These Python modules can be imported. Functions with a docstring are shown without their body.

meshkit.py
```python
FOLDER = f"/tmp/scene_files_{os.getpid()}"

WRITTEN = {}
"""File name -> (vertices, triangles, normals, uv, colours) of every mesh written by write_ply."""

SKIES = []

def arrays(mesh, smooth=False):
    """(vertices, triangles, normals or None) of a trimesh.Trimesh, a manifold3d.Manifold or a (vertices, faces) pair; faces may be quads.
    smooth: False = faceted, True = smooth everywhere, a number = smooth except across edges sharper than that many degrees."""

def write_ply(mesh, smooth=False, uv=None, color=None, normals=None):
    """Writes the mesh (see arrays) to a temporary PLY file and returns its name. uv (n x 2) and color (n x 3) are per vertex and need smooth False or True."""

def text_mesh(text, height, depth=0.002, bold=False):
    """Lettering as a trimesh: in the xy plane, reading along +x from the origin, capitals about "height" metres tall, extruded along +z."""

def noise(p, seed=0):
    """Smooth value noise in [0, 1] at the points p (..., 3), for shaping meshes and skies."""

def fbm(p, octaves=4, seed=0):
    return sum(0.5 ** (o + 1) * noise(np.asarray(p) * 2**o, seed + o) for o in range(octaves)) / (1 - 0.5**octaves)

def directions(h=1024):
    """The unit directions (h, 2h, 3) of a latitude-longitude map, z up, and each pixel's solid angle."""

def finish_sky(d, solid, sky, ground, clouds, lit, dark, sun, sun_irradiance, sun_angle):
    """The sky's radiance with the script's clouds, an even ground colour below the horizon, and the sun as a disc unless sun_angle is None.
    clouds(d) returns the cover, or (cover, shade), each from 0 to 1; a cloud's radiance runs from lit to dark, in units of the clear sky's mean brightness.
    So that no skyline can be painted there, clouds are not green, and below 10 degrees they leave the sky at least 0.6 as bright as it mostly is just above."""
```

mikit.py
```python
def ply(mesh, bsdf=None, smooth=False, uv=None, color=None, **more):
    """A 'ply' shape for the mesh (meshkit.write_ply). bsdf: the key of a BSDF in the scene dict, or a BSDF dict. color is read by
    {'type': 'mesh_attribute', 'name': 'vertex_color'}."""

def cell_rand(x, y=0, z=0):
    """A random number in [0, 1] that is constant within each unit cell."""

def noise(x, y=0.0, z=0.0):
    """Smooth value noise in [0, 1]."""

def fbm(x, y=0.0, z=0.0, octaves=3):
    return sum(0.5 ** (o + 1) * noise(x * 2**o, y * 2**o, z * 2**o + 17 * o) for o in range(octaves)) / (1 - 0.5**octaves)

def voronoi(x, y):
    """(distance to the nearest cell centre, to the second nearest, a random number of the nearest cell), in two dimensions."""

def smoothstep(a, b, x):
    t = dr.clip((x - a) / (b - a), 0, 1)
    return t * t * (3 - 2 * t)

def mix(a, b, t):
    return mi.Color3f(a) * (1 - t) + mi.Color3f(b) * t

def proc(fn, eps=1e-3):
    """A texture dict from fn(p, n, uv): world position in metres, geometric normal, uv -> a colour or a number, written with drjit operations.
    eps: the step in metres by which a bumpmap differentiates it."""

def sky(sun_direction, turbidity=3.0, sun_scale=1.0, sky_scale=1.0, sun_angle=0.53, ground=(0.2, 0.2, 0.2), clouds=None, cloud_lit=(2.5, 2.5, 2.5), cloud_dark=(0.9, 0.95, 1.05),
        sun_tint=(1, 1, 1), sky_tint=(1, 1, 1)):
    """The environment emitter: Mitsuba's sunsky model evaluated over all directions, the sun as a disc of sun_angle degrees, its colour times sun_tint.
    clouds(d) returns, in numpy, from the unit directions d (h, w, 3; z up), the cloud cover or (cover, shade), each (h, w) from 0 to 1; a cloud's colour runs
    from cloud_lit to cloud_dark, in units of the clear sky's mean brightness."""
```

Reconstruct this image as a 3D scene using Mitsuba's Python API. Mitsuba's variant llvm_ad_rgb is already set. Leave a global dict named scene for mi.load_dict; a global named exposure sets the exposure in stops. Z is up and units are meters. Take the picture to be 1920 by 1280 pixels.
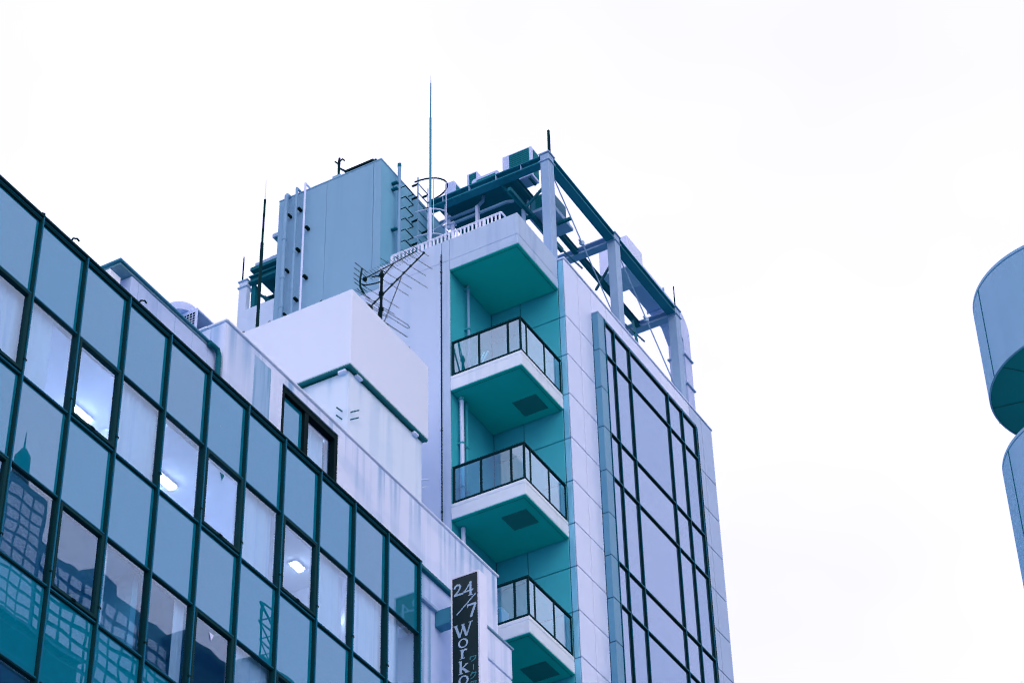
import math, random
import numpy as np, trimesh, mitsuba as mi, drjit as dr, mikit, meshkit
from mikit import noise, fbm, smoothstep, mix
from shapely.geometry import LineString, Polygon, Point, box as sbox
from shapely.ops import unary_union
from shapely import affinity
random.seed(4)
R = random.Random(11)
T = mi.ScalarTransform4f
scene, labels, counts = {}, {}, {}

# ---------------------------------------------------------------- camera, sky, exposure
# x runs along the street, y towards the building row on the left, z up; metres
yaw, pitch, roll = np.radians([28.87, 39.20, -1.56])
fwd = np.array([math.cos(pitch) * math.cos(yaw), math.cos(pitch) * math.sin(yaw), math.sin(pitch)])
rgt = np.array([math.sin(yaw), -math.cos(yaw), 0]); upv = np.cross(rgt, fwd)
right = math.cos(roll) * rgt + math.sin(roll) * upv; upv = np.cross(right, fwd)
eye = np.array([0, 0, 1.6])
scene['camera'] = {'type': 'perspective', 'fov': math.degrees(2 * math.atan(960 / 4530)), 'fov_axis': 'x', 'near_clip': 0.1, 'far_clip': 5000.0,
                   'to_world': T().look_at(origin=eye.tolist(), target=(eye + fwd).tolist(), up=upv.tolist())}

def overcast(d):
    n = meshkit.fbm(np.stack([d[..., 0] / (d[..., 2] + .25) * 4.2, d[..., 1] / (d[..., 2] + .25) * 4.2, d[..., 2] * 3], -1) + 7.3, 4, 3)
    return np.ones(d.shape[:2]), np.clip((n - .36) * 2.8, 0, 1)

scene['sky'] = mikit.sky((-.45, -.68, .58), turbidity=3, sun_scale=0.125, sun_angle=40, ground=(.05, .16, .18), clouds=overcast,
                         cloud_lit=(2.42, 2.42, 3.25), cloud_dark=(2.24, 2.22, 3.15))
exposure = 2.38

# ---------------------------------------------------------------- materials
def mat(key, rgb, rough=.6, spec=.5, metallic=0.0, coat=0.0, fn=None, two=True):
    b = {'type': 'principled', 'base_color': mikit.proc(fn) if fn else {'type': 'rgb', 'value': list(rgb)}, 'roughness': rough, 'specular': spec, 'metallic': metallic}
    if coat: b.update(clearcoat=coat, clearcoat_gloss=.93)
    scene[key] = {'type': 'twosided', 'bsdf': b} if two else b
    return key

def streaked(a, b, c, amount=1.0, fx=5.0, fz=.35, grime=.5):
    def fn(p, n, uv):
        s = fbm((p.x + p.y * 1.3) * fx, p.y * 1.1, p.z * fz, 3)
        w = fbm(p.x * 1.3, p.y * 1.3, p.z * 1.1 + 5, 3)
        k = smoothstep(.50, .80, s) * amount
        col = mix(a, b, k)
        return mix(col, c, smoothstep(.55, .85, w) * grime)
    return fn

def mottled(a, b, f=.8):
    def fn(p, n, uv):
        return mix(a, b, smoothstep(.3, .7, fbm(p.x * f, p.y * f, p.z * f * .7, 3)))
    return fn

def streak_top(a, b, ztop, depth, fx=7.0):
    # rain streaks that start at a coping and run down
    def fn(p, n, uv):
        s = fbm((p.x + p.y) * fx, 3.1, p.z * .25, 3)
        t = noise((p.x + p.y) * fx * 1.7, 9.0, 0.0)
        fall = smoothstep(depth, 0.0, ztop - p.z) 
        w = fbm(p.x * 1.5, p.y * 1.5, p.z * 2.2, 3)
        k = smoothstep(.41, .66, s) * (.25 + .75 * fall * t) + .22 * smoothstep(.55, .8, w)
        return mix(a, b, dr.clip(k, 0, 1))
    return fn

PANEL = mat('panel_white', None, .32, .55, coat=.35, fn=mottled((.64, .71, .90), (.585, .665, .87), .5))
PANEL2 = mat('panel_dimmed', None, .34, .55, coat=.3, fn=mottled((.30, .43, .64), (.26, .40, .61), .6))  # street panel darkened: the dimmer light to the right is in the colour
NOTCH = mat('panel_notch_shade', None, .35, .5, coat=.3, fn=mottled((.20, .56, .76), (.165, .52, .73), .7))  # same panels as the street face, recess shade put into the colour
NOTCHW = mat('notch_wall_shade', None, .7, .3, fn=mottled((.03, .40, .46), (.02, .35, .41), .7))  # side wall of the recess; its shade is put into the colour
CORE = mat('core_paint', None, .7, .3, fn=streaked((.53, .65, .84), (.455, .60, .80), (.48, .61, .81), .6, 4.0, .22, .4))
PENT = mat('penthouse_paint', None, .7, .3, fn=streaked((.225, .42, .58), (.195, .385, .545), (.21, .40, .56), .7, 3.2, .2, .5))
BALC = mat('balcony_concrete', None, .75, .3, fn=streaked((.46, .59, .76), (.36, .49, .70), (.40, .53, .73), .8, 6.0, .5, .4))
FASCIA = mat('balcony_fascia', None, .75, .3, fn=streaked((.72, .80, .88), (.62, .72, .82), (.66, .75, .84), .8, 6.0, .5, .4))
SOFFIT = mat('soffit_shade', None, .8, .2, fn=mottled((.002, .49, .415), (.002, .45, .385), .9))  # shadowed undersides: the shade is put into this low-red teal
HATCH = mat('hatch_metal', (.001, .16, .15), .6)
CONC = mat('concrete_band', None, .8, .25, fn=streak_top((.74, .80, .99), (.25, .45, .70), 26.1, 1.2))
CONCD = mat('concrete_dirty', None, .85, .2, fn=streaked((.50, .62, .86), (.11, .33, .52), (.28, .48, .70), .95, 8.0, .18, .45))
PATCH = mat('concrete_patch', None, .85, .2, fn=streaked((.34, .52, .74), (.20, .40, .60), (.42, .58, .80), .9, 14.0, .8, .5))
COPING = mat('coping_paint', (.80, .83, .98), .6)
ROOFC = mat('roof_concrete', None, .85, .2, fn=streaked((.50, .62, .88), (.36, .50, .78), (.44, .58, .84), .7, 5.0, .3, .5))
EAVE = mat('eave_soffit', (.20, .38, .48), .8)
BOXW = mat('smooth_white_cladding', None, .55, .35, fn=mottled((.775, .825, .96), (.745, .80, .95), .35))
SHAFT = mat('weathered_render', None, .85, .2, fn=streak_top((.74, .83, .97), (.36, .56, .77), 29.7, .9, 4.0))
STEEL = mat('painted_steel', None, .55, .4, fn=mottled((.30, .46, .66), (.26, .41, .61), 1.2))
STEELD = mat('dark_steel', (.003, .135, .18), .6, .1)
DARK = mat('dark_frame', (.0, .026, .030), .6, .04)
DARK2 = mat('mullion_metal', (.0, .036, .042), .6, .06)
NOSE = mat('mullion_nose_highlight', (.0, .13, .23), .5, .1)  # front strip of the frames, with its edge highlight put into the colour
STEELB = mat('beam_dark_tone', None, .6, .15, fn=mottled((.02, .25, .345), (.012, .205, .29), 1.2))  # darker and lower in red than the column steel
NOTCHI = mat('panel_inner_shade', None, .4, .3, coat=.1, fn=mottled((.05, .45, .53), (.035, .41, .49), .7))  # deeper recess panels: street panel with more shade in the colour
NOSE2 = mat('transom_cap_highlight', (.06, .30, .42), .5, .2)  # transom front strip; the edge highlight is put into the colour
FIN = mat('fin_panel_shade', None, .4, .4, coat=.2, fn=mottled((.095, .30, .45), (.08, .27, .42), .7))  # street panel again, with the dim side of the fin in the colour
PENTY = mat('penthouse_street_lit', None, .7, .3, fn=streaked((.17, .43, .58), (.13, .38, .53), (.155, .41, .56), .7, 3.2, .2, .5))  # street side of the penthouse, its light put into the colour
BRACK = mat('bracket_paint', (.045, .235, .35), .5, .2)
JOINT = mat('joint_sealant', (.02, .17, .24), .7, .1)
BLACK = mat('black_metal', (.0, .012, .014), .6, .04)
WHITEM = mat('white_metal', (.80, .83, .97), .45)
PIPEL = mat('pale_pipe', (.66, .72, .95), .5)
PIPE = mat('grey_pipe', None, .55, .4, fn=mottled((.20, .38, .56), (.17, .345, .52), 2.0))
ACW = mat('unit_casing', None, .5, .4, fn=mottled((.52, .60, .86), (.44, .54, .82), 2.0))
GRILL = mat('grille_dark', (.003, .17, .20), .7, .1)
ROOF = mat('roof_membrane', (.07, .34, .38), .85)
GROUND = mat('asphalt', None, .9, .2, fn=mottled((.06, .15, .17), (.05, .13, .15), .2))
DRUM = mat('drum_cladding', None, .45, .4, fn=streaked((.215, .425, .61), (.18, .385, .565), (.20, .41, .59), .7, 3.0, .4, .5))
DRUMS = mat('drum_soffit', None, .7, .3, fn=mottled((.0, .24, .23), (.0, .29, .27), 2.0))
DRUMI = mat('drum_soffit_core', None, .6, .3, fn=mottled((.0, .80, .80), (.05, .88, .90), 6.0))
ROOMD = mat('dim_room_tone', (.16, .52, .70), .85)  # room dimness put into the wall and ceiling colour
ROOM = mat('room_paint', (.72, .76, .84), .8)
CEIL = mat('room_ceiling', (.76, .79, .86), .8)
CURT = mat('curtain_cloth', None, .9, .1, fn=streaked((.78, .80, .90), (.56, .64, .84), (.72, .76, .88), .8, 12.0, .05, .2))
SIGNW = mat('sign_casing', (.80, .82, .98), .4)
SIGNF = mat('sign_face', (.001, .018, .020), .35, .4)
LETTER = mat('sign_letter', (.40, .55, .72), .5)
LETTERK = mat('sign_letter_small', (.05, .30, .36), .5)
FARW = mat('far_wall', (.02, .20, .25), .7)
FARD = mat('far_dark', (.0, .06, .07), .6, .1)
FARG = mat('far_pane', (.70, .84, .95), .4, .5)

def glass(key, refl, trans, ior):
    scene[key] = {'type': 'thindielectric', 'int_ior': ior, 'ext_ior': 1.0, 'specular_reflectance': {'type': 'rgb', 'value': list(refl)}, 'specular_transmittance': {'type': 'rgb', 'value': list(trans)}}
    return key
VISION = glass('vision_glass', (.70, .86, .95), (.62, .82, .95), 1.9)
BALG = glass('balcony_glass', (.80, .95, 1), (.05, .60, .70), 2.6)

def coated(key, tint, body, alpha, k):
    # opaque back-painted glass: a mirror coating over a dark body
    scene[key] = {'type': 'twosided', 'bsdf': {'type': 'blendbsdf', 'weight': k,
        'a': {'type': 'diffuse', 'reflectance': {'type': 'rgb', 'value': list(body)}},
        'b': {'type': 'conductor', 'material': 'none', 'specular_reflectance': {'type': 'rgb', 'value': list(tint)}}}}
    return key
SPAN = []
for i, t in enumerate([(.57, .735, .98), (.62, .76, .99), (.69, .79, 1.0)]):
    scene[f'spandrel_glass_{i}'] = {'type': 'twosided', 'bsdf': {'type': 'plastic', 'int_ior': 2.9, 'diffuse_reflectance': {'type': 'rgb', 'value': [.0, .17, .25]}, 'specular_reflectance': {'type': 'rgb', 'value': list(t)}}}
    SPAN.append(f'spandrel_glass_{i}')
TGLASS = [coated(f'tower_glass_{i}', t, (.10, .20, .30), .012, .72) for i, t in enumerate([(.42, .52, .67), (.44, .54, .69), (.47, .56, .70)])]

# ---------------------------------------------------------------- mesh helpers
def bx(x0, x1, y0, y1, z0, z1, c=0.0):
    lo, hi = np.array([min(x0, x1), min(y0, y1), min(z0, z1)]), np.array([max(x0, x1), max(y0, y1), max(z0, z1)])
    if c <= 0:
        m = trimesh.creation.box(extents=hi - lo); m.apply_translation((lo + hi) / 2); return m
    c = min(c, .45 * (hi - lo).min())
    pts = []
    for s in np.ndindex(2, 2, 2):
        s = np.array(s); p = np.where(s, hi, lo); d = np.where(s, -c, c)
        for k in range(3):
            q = p + d; q[k] = p[k]; pts.append(q)
    return trimesh.convex.convex_hull(np.array(pts))

def tube(p, q, r, n=10, r2=None):
    p, q = np.array(p, float), np.array(q, float); d = q - p; L = np.linalg.norm(d)
    if r2 is None: m = trimesh.creation.cylinder(radius=r, height=L, sections=n)
    else:
        m = trimesh.creation.revolve([[0, -L / 2], [r, -L / 2], [r2, L / 2], [0, L / 2]], sections=n)
    m.apply_transform(trimesh.geometry.align_vectors([0, 0, 1], d / L)); m.apply_translation((p + q) / 2); return m

def path(pts, r, n=10):
    ms = [tube(a, b, r, n) for a, b in zip(pts[:-1], pts[1:])]
    for p in pts[1:-1]:
        s = trimesh.creation.icosphere(1, r * 1.01); s.apply_translation(p); ms.append(s)
    return cat(ms)

def bar(p, q, w, h, c=0.0):
    """rectangular bar from p to q: w across (horizontal), h upright"""
    p, q = np.array(p, float), np.array(q, float); d = q - p; L = np.linalg.norm(d); d /= L
    s = np.cross(d, [0, 0, 1.0]); s = np.array([1.0, 0, 0]) if np.linalg.norm(s) < 1e-6 else s / np.linalg.norm(s)
    u = np.cross(s, d); m = bx(-L / 2, L / 2, -w / 2, w / 2, -h / 2, h / 2, c)
    M = np.eye(4); M[:3, 0], M[:3, 1], M[:3, 2], M[:3, 3] = d, np.cross(u, d), u, (p + q) / 2
    m.apply_transform(M); return m

def ibeam(p, q, w, h, tf=.025, tw=.02):
    p, q = np.array(p, float), np.array(q, float)
    return cat([bar(p + [0, 0, h / 2 - tf / 2], q + [0, 0, h / 2 - tf / 2], w, tf), bar(p - [0, 0, h / 2 - tf / 2], q - [0, 0, h / 2 - tf / 2], w, tf), bar(p, q, tw, h - 2 * tf)])

def cat(ms): return trimesh.util.concatenate(ms)

def extr(poly, depth, frame):
    """extrude 2-D shapely polygon(s); frame = (origin, u, v, n) places it"""
    ms = [trimesh.creation.extrude_polygon(g, depth, engine='earcut') for g in getattr(poly, 'geoms', [poly]) if g.area > 1e-7]
    m = cat(ms); o, u, v, n = [np.array(k, float) for k in frame]; M = np.eye(4); M[:3, 0], M[:3, 1], M[:3, 2], M[:3, 3] = u, v, n, o
    if np.linalg.det(M[:3, :3]) < 0: m.invert()
    m.apply_transform(M); return m

def number(key):
    n = counts.get(key, 0); counts[key] = n + 1
    return key if n == 0 else f'{key}_{n:03d}'

def thing(name, label, cat_, group=None, kind=None):
    key = number(name); labels[key] = {'label': label, 'category': cat_}
    if group: labels[key]['group'] = group
    return key

def part(parent, name, mesh, m, label=None, kind=None, smooth=False, **kw):
    key = number(f'{parent}__{name}')
    scene[key] = mikit.ply(mesh, m, smooth=smooth, **kw)
    if label or kind:
        labels[key] = {}
        if label: labels[key]['label'] = label
        if kind: labels[key]['kind'] = kind
    return key

def single(name, label, cat_, mesh, m, group=None, smooth=False):
    key = thing(name, label, cat_, group); scene[key] = mikit.ply(mesh, m, smooth=smooth); return key

def structure(name, mesh, m, label=None):
    scene[name] = mikit.ply(mesh, m); labels[name] = {'kind': 'structure', 'label': label or name, 'category': name}

# ---------------------------------------------------------------- ground
structure('ground', bx(-400, 600, -400, 600, -1, 0), GROUND, 'dark asphalt street ground far below the buildings')
structure('pavement', bx(-60, 140, 15.2, 17.7, 0.004, .14), EAVE, 'pavement strip along the foot of the buildings')

# ---------------------------------------------------------------- corner tower
XF, XB, YS, YN = 33.30, 35.06, 18.0, 19.83          # front of core, notch back wall, street face, notch side wall
XE, YE, ZT = 42.30, 25.35, 36.0
tw = thing('tower_building', 'tall pale tower with a column of corner balconies and a gridded window wall', 'building')
body = cat([bx(XB + .04, XE - .03, YS + .035, YE, 0, ZT - .06), bx(XF + .03, XB + .05, YN + .03, YE, 0, ZT - .15)])
part(tw, 'backing_wall', body, JOINT)
part(tw, 'roof_slab', bx(XF + .3, XE - .3, YN + .1, YE - .3, ZT - .3, ZT - .12), ROOF)
rows = [36.0, 34.40, 33.36, 32.32, 31.18, 30.11, 29.07, 28.05, 27.02, 25.97, 24.92, 23.87, 22.8]
G = .009                                               # half a panel joint
def street_panels(xs, zs, m=PANEL, y=YS):
    for a, b in zip(xs[:-1], xs[1:]):
        for t, s in zip(zs[:-1], zs[1:]):
            part(tw, 'wall_panel', bx(a + G, b - G, y, y + .03, s + G, t - G, .006), m)
street_panels([XB - .009, 35.67, 36.27], rows)
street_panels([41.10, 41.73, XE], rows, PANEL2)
street_panels([36.27, 37.00, 37.76, 39.63, 40.39, 41.10], [36.0, 35.31])
part(tw, 'lower_wall', bx(XB, XE, YS, YS + .03, 0, 22.78), PANEL)
# parapet cap
part(tw, 'parapet_cap', bx(XB - .02, XE + .02, YS - .02, YS + .22, ZT + .003, ZT + .05, .008), PANEL)
# side wall far right end and rear are plain
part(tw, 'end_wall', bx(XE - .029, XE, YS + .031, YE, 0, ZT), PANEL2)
# notch: back wall panels (facing -x), side wall facing the street
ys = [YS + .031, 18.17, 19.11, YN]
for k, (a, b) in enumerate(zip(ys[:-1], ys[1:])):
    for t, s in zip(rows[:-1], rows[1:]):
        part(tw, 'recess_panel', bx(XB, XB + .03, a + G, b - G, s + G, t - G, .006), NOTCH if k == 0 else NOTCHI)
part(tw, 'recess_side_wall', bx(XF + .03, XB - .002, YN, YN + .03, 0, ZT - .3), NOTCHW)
# core front wall (facing -x): strip beside the notch, groove, main field, upper band above a joint line
zc = 35.47
for (a, b) in ((YN, 20.015), (20.035, 21.60), (21.604, 23.05), (23.054, 24.36)):
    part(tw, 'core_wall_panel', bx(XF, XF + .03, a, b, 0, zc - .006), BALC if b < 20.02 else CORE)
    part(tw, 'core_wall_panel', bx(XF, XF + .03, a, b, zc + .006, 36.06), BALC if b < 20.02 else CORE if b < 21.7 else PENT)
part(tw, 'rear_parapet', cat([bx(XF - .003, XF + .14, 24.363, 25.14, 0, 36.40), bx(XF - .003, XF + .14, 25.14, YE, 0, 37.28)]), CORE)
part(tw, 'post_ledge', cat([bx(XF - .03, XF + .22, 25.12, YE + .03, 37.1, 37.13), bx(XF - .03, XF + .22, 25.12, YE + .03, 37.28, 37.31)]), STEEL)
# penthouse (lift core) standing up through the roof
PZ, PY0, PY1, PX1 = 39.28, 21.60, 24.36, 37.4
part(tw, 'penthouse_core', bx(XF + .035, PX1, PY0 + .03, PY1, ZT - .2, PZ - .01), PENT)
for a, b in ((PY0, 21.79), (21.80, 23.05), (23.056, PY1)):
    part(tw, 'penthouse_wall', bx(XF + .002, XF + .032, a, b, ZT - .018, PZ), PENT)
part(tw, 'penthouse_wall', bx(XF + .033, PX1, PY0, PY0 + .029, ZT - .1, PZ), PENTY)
part(tw, 'penthouse_cap', bx(XF - .012, PX1, PY0 - .014, PY1 + .01, PZ + .003, PZ + .045, .01), PENT)

# balconies
ZB = [35.20, 31.95, 28.75, 25.62]
YB = 18.15
hx = {1: (34.28, 34.82), 2: (33.72, 34.24), 3: (34.30, 34.86)}
for k, zb in enumerate(ZB):
    b = number(f'{tw}__balcony')
    top = zb + (.865 if k == 0 else .37)
    if k == 0:
        slab = cat([bx(XF, XB - .012, YB, YN - .003, zb, zb + .25, .01), bx(XF + .004, XB - .012, YB + .004, YN - .003, zb + .262, top, .012), bx(XF + .012, XB - .02, YB + .012, YN - .004, zb + .1, zb + .4)])
    else:
        slab = cat([bx(XF, XB - .012, YB, YN - .003, zb, zb + .27, .01), bx(XF + .003, XB - .012, YB + .003, YN - .003, zb + .28, top, .01), bx(XF + .012, XB - .02, YB + .012, YN - .004, zb + .1, zb + .3)])
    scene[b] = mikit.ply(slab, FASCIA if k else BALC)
    labels[b] = {'label': ['topmost balcony roof slab with solid parapet', 'highest glazed balcony', 'middle glazed balcony', 'lowest glazed balcony behind the sign'][k]}
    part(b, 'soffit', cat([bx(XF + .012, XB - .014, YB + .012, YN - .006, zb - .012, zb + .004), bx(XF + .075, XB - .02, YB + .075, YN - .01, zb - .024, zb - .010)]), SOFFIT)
    part(b, 'drip_groove', cat([bx(XF + .07, XB - .02, YB + .07, YB + .085, zb - .027, zb - .0235), bx(XF + .07, XF + .085, YB + .0855, YN - .01, zb - .027, zb - .0235)]), HATCH)
    if k == 0: continue
    h0, h1 = hx[k]
    part(b, 'escape_hatch', cat([bx(h0, h1, 18.38, 18.94, zb - .034, zb - .022, .004), bx(h0 + .04, h1 - .04, 18.42, 18.90, zb - .040, zb - .032, .003)]), HATCH)
    zr, z0, z1 = zb + 1.27, zb + .43, zb + 1.22
    xr, yr = XF + .035, YB + .03
    part(b, 'top_rail', cat([bx(xr - .03, xr + .03, yr - .03, YN - .03, zr - .045, zr, .008), bx(xr + .0301, XB - .04, yr - .03, yr + .03, zr - .045, zr, .008)]), DARK2)
    part(b, 'bottom_rail', cat([bx(xr - .02, xr + .02, yr - .02, YN - .03, z0 - .04, z0, .006), bx(xr + .0201, XB - .04, yr - .02, yr + .02, z0 - .04, z0, .006)]), DARK)
    yps = [yr, 18.47, 19.15, YN - .06]; xps = [xr, 33.58, 34.33, XB - .05]
    for yy in yps: part(b, 'rail_post', bx(xr - .018, xr + .018, yy - .022, yy + .022, zb + .371, zr - .046, .004), DARK)
    for xx in xps[1:]: part(b, 'rail_post', bx(xx - .018, xx + .018, yr - .015, yr + .018, zb + .371, zr - .046, .004), DARK2 if xx < 34.6 else DARK)
    for a, c in zip(yps[:-1], yps[1:]): part(b, 'glass_panel', (np.array([[xr, a + .024, z0], [xr, c - .024, z0], [xr, c - .024, z1], [xr, a + .024, z1]]), np.array([[0, 1, 2], [0, 2, 3]])), BALG)
    for a, c in zip(xps[:-1], xps[1:]): part(b, 'glass_panel', (np.array([[a + .024, yr, z0], [c - .024, yr, z0], [c - .024, yr, z1], [a + .024, yr, z1]]), np.array([[0, 1, 2], [0, 2, 3]])), BALG)
# drain pipes on the recess side wall
for x, z0, z1, r, m in ((33.93, 32.35, 35.17, .032, PIPE), (33.61, 29.15, 31.92, .045, PIPEL), (33.80, 29.15, 31.92, .035, NOTCHW), (33.62, 26.0, 28.72, .045, PIPEL)):
    dp = part(tw, 'drain_pipe', tube((x, YN - .09, z0), (x, YN - .09, z1), r, 14), m, smooth=40)
    part(dp, 'pipe_bracket', cat([bx(x - .05, x + .05, YN - .14, YN - .002, z, z + .035) for z in np.arange(z0 + .5, z1, 1.1)]), NOTCHW)
part(tw, 'wall_cable', cat([tube((XF - .012, 20.025, 22), (XF - .012, 20.025, ZT - .3), .013, 6)] + [tube((XF - .03, 20.025, z), (XF, 20.025, z), .022, 6) for z in (35.5, 35.2, 34.9, 31.0, 29.0)]), DARK2)

# projecting window wall
WX0, WX1, WZ1, WZ0, WY = 36.27, 41.10, 35.30, 22.8, 17.85
fz = [WZ1, 34.28, 33.25, 32.20, 31.07, 30.0, 28.96, 27.94, 26.92, 25.87, 24.82, 23.8]
for t, s in zip(fz[:-1], fz[1:]):
    part(tw, 'window_fin', bx(WX0, WX0 + .30, WY, YS - .001, s + .008, t - .008, .006), FIN)
part(tw, 'window_fin_core', bx(WX0 + .02, WX0 + .27, WY + .03, YS, WZ0, WZ1 - .03), DARK)
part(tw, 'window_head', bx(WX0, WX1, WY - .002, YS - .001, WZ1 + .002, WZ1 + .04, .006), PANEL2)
part(tw, 'window_jamb', bx(WX1 - .0, WX1 + .05, WY, YS - .001, WZ0, WZ1, .006), DARK2)
mx = [36.57, 37.01, 37.74, 39.62, 40.34, 41.04]
mz = [35.24, 34.33, 32.22, 31.08, 28.97, 27.95, 25.80, 24.78, 22.8]
for x in mx:
    part(tw, 'window_mullion', bx(x - .020, x + .020, WY - .006, WY + .06, WZ0, WZ1), DARK)
    part(tw, 'mullion_nose_highlight', bx(x - .010, x + .010, WY - .016, WY - .0065, WZ0, WZ1), NOSE)
for z in mz[:-1]:
    part(tw, 'transom_cap', cat([bx(a + .020, b - .020, WY - .012, WY - .0045, z + .002, z + .015) for a, b in zip(mx[:-1], mx[1:])]), NOSE2)
    part(tw, 'window_transom', cat([bx(a + .020, b - .020, WY - .004, WY + .06, z - .024, z + .016) for a, b in zip(mx[:-1], mx[1:])]), DARK)

def pane(x0, x1, z0, z1, y, amp, seed, nx=8, nz=10, tilt=0.0, yslope=0.0):
    """sheet facing the street with the slight bow and waviness of float glass"""
    u, v = np.meshgrid(np.linspace(0, 1, nx + 1), np.linspace(0, 1, nz + 1))
    X, Z = x0 + u * (x1 - x0), z0 + v * (z1 - z0)
    rr = random.Random(seed); a, b = rr.uniform(-1, 1), rr.uniform(-1, 1)
    w = meshkit.noise(np.stack([X * 1.9, Z * 1.5, np.full_like(X, seed * 3.7)], -1), 5) - .5
    w2 = meshkit.noise(np.stack([X * 4.2, Z * 3.1, np.full_like(X, seed * 1.3)], -1), 9) - .5
    Y = y + amp * (.55 * w + .42 * w2) + .35 * tilt * (a * (u - .5) + b * (v - .5)) + amp * .25 * rr.uniform(-1, 1) * np.sin(np.pi * u) * np.sin(np.pi * v)
    P = np.stack([X, Y, Z], -1).reshape(-1, 3); i = np.arange((nx + 1) * (nz + 1)).reshape(nz + 1, nx + 1)
    q = np.stack([i[:-1, :-1], i[:-1, 1:], i[1:, 1:], i[1:, :-1]], -1).reshape(-1, 4)
    return trimesh.Trimesh(P, np.vstack([q[:, [0, 1, 2]], q[:, [0, 2, 3]]]), process=False)

sd = 0
for i, (a, b) in enumerate(zip(mx[:-1], mx[1:])):
    for j, (t, s) in enumerate(zip(mz[:-1], mz[1:])):
        sd += 1
        part(tw, 'window_pane', pane(a + .035, b - .035, s + .03, t - .035, WY + .03, .0010, sd, 5, 6, .003), TGLASS[R.randrange(3)], smooth=True)

# ---------------------------------------------------------------- roof railing on the tower
rl = thing('roof_railing', 'white picket railing along the roof edge beside the caged ladder', 'railing')
part(rl, 'rail', tube((XF + .045, 18.56, 36.28), (XF + .045, 21.30, 36.28), .025, 8), WHITEM, smooth=40)
part(rl, 'rail', tube((XF + .045, 18.56, 36.085), (XF + .045, 21.30, 36.085), .012, 8), WHITEM, smooth=40)
part(rl, 'rail', tube((XF + .045, 18.56, 36.28), (XF + .75, 18.56, 36.28), .022, 8), WHITEM, smooth=40)
for i in range(29):
    y = 18.60 + i * .0965; fat = i % 8 == 4
    part(rl, 'post' if fat else 'picket', bx(XF + .03, XF + .06, y - (.032 if fat else .016), y + (.032 if fat else .016), 36.064, 36.27), WHITEM)

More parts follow.
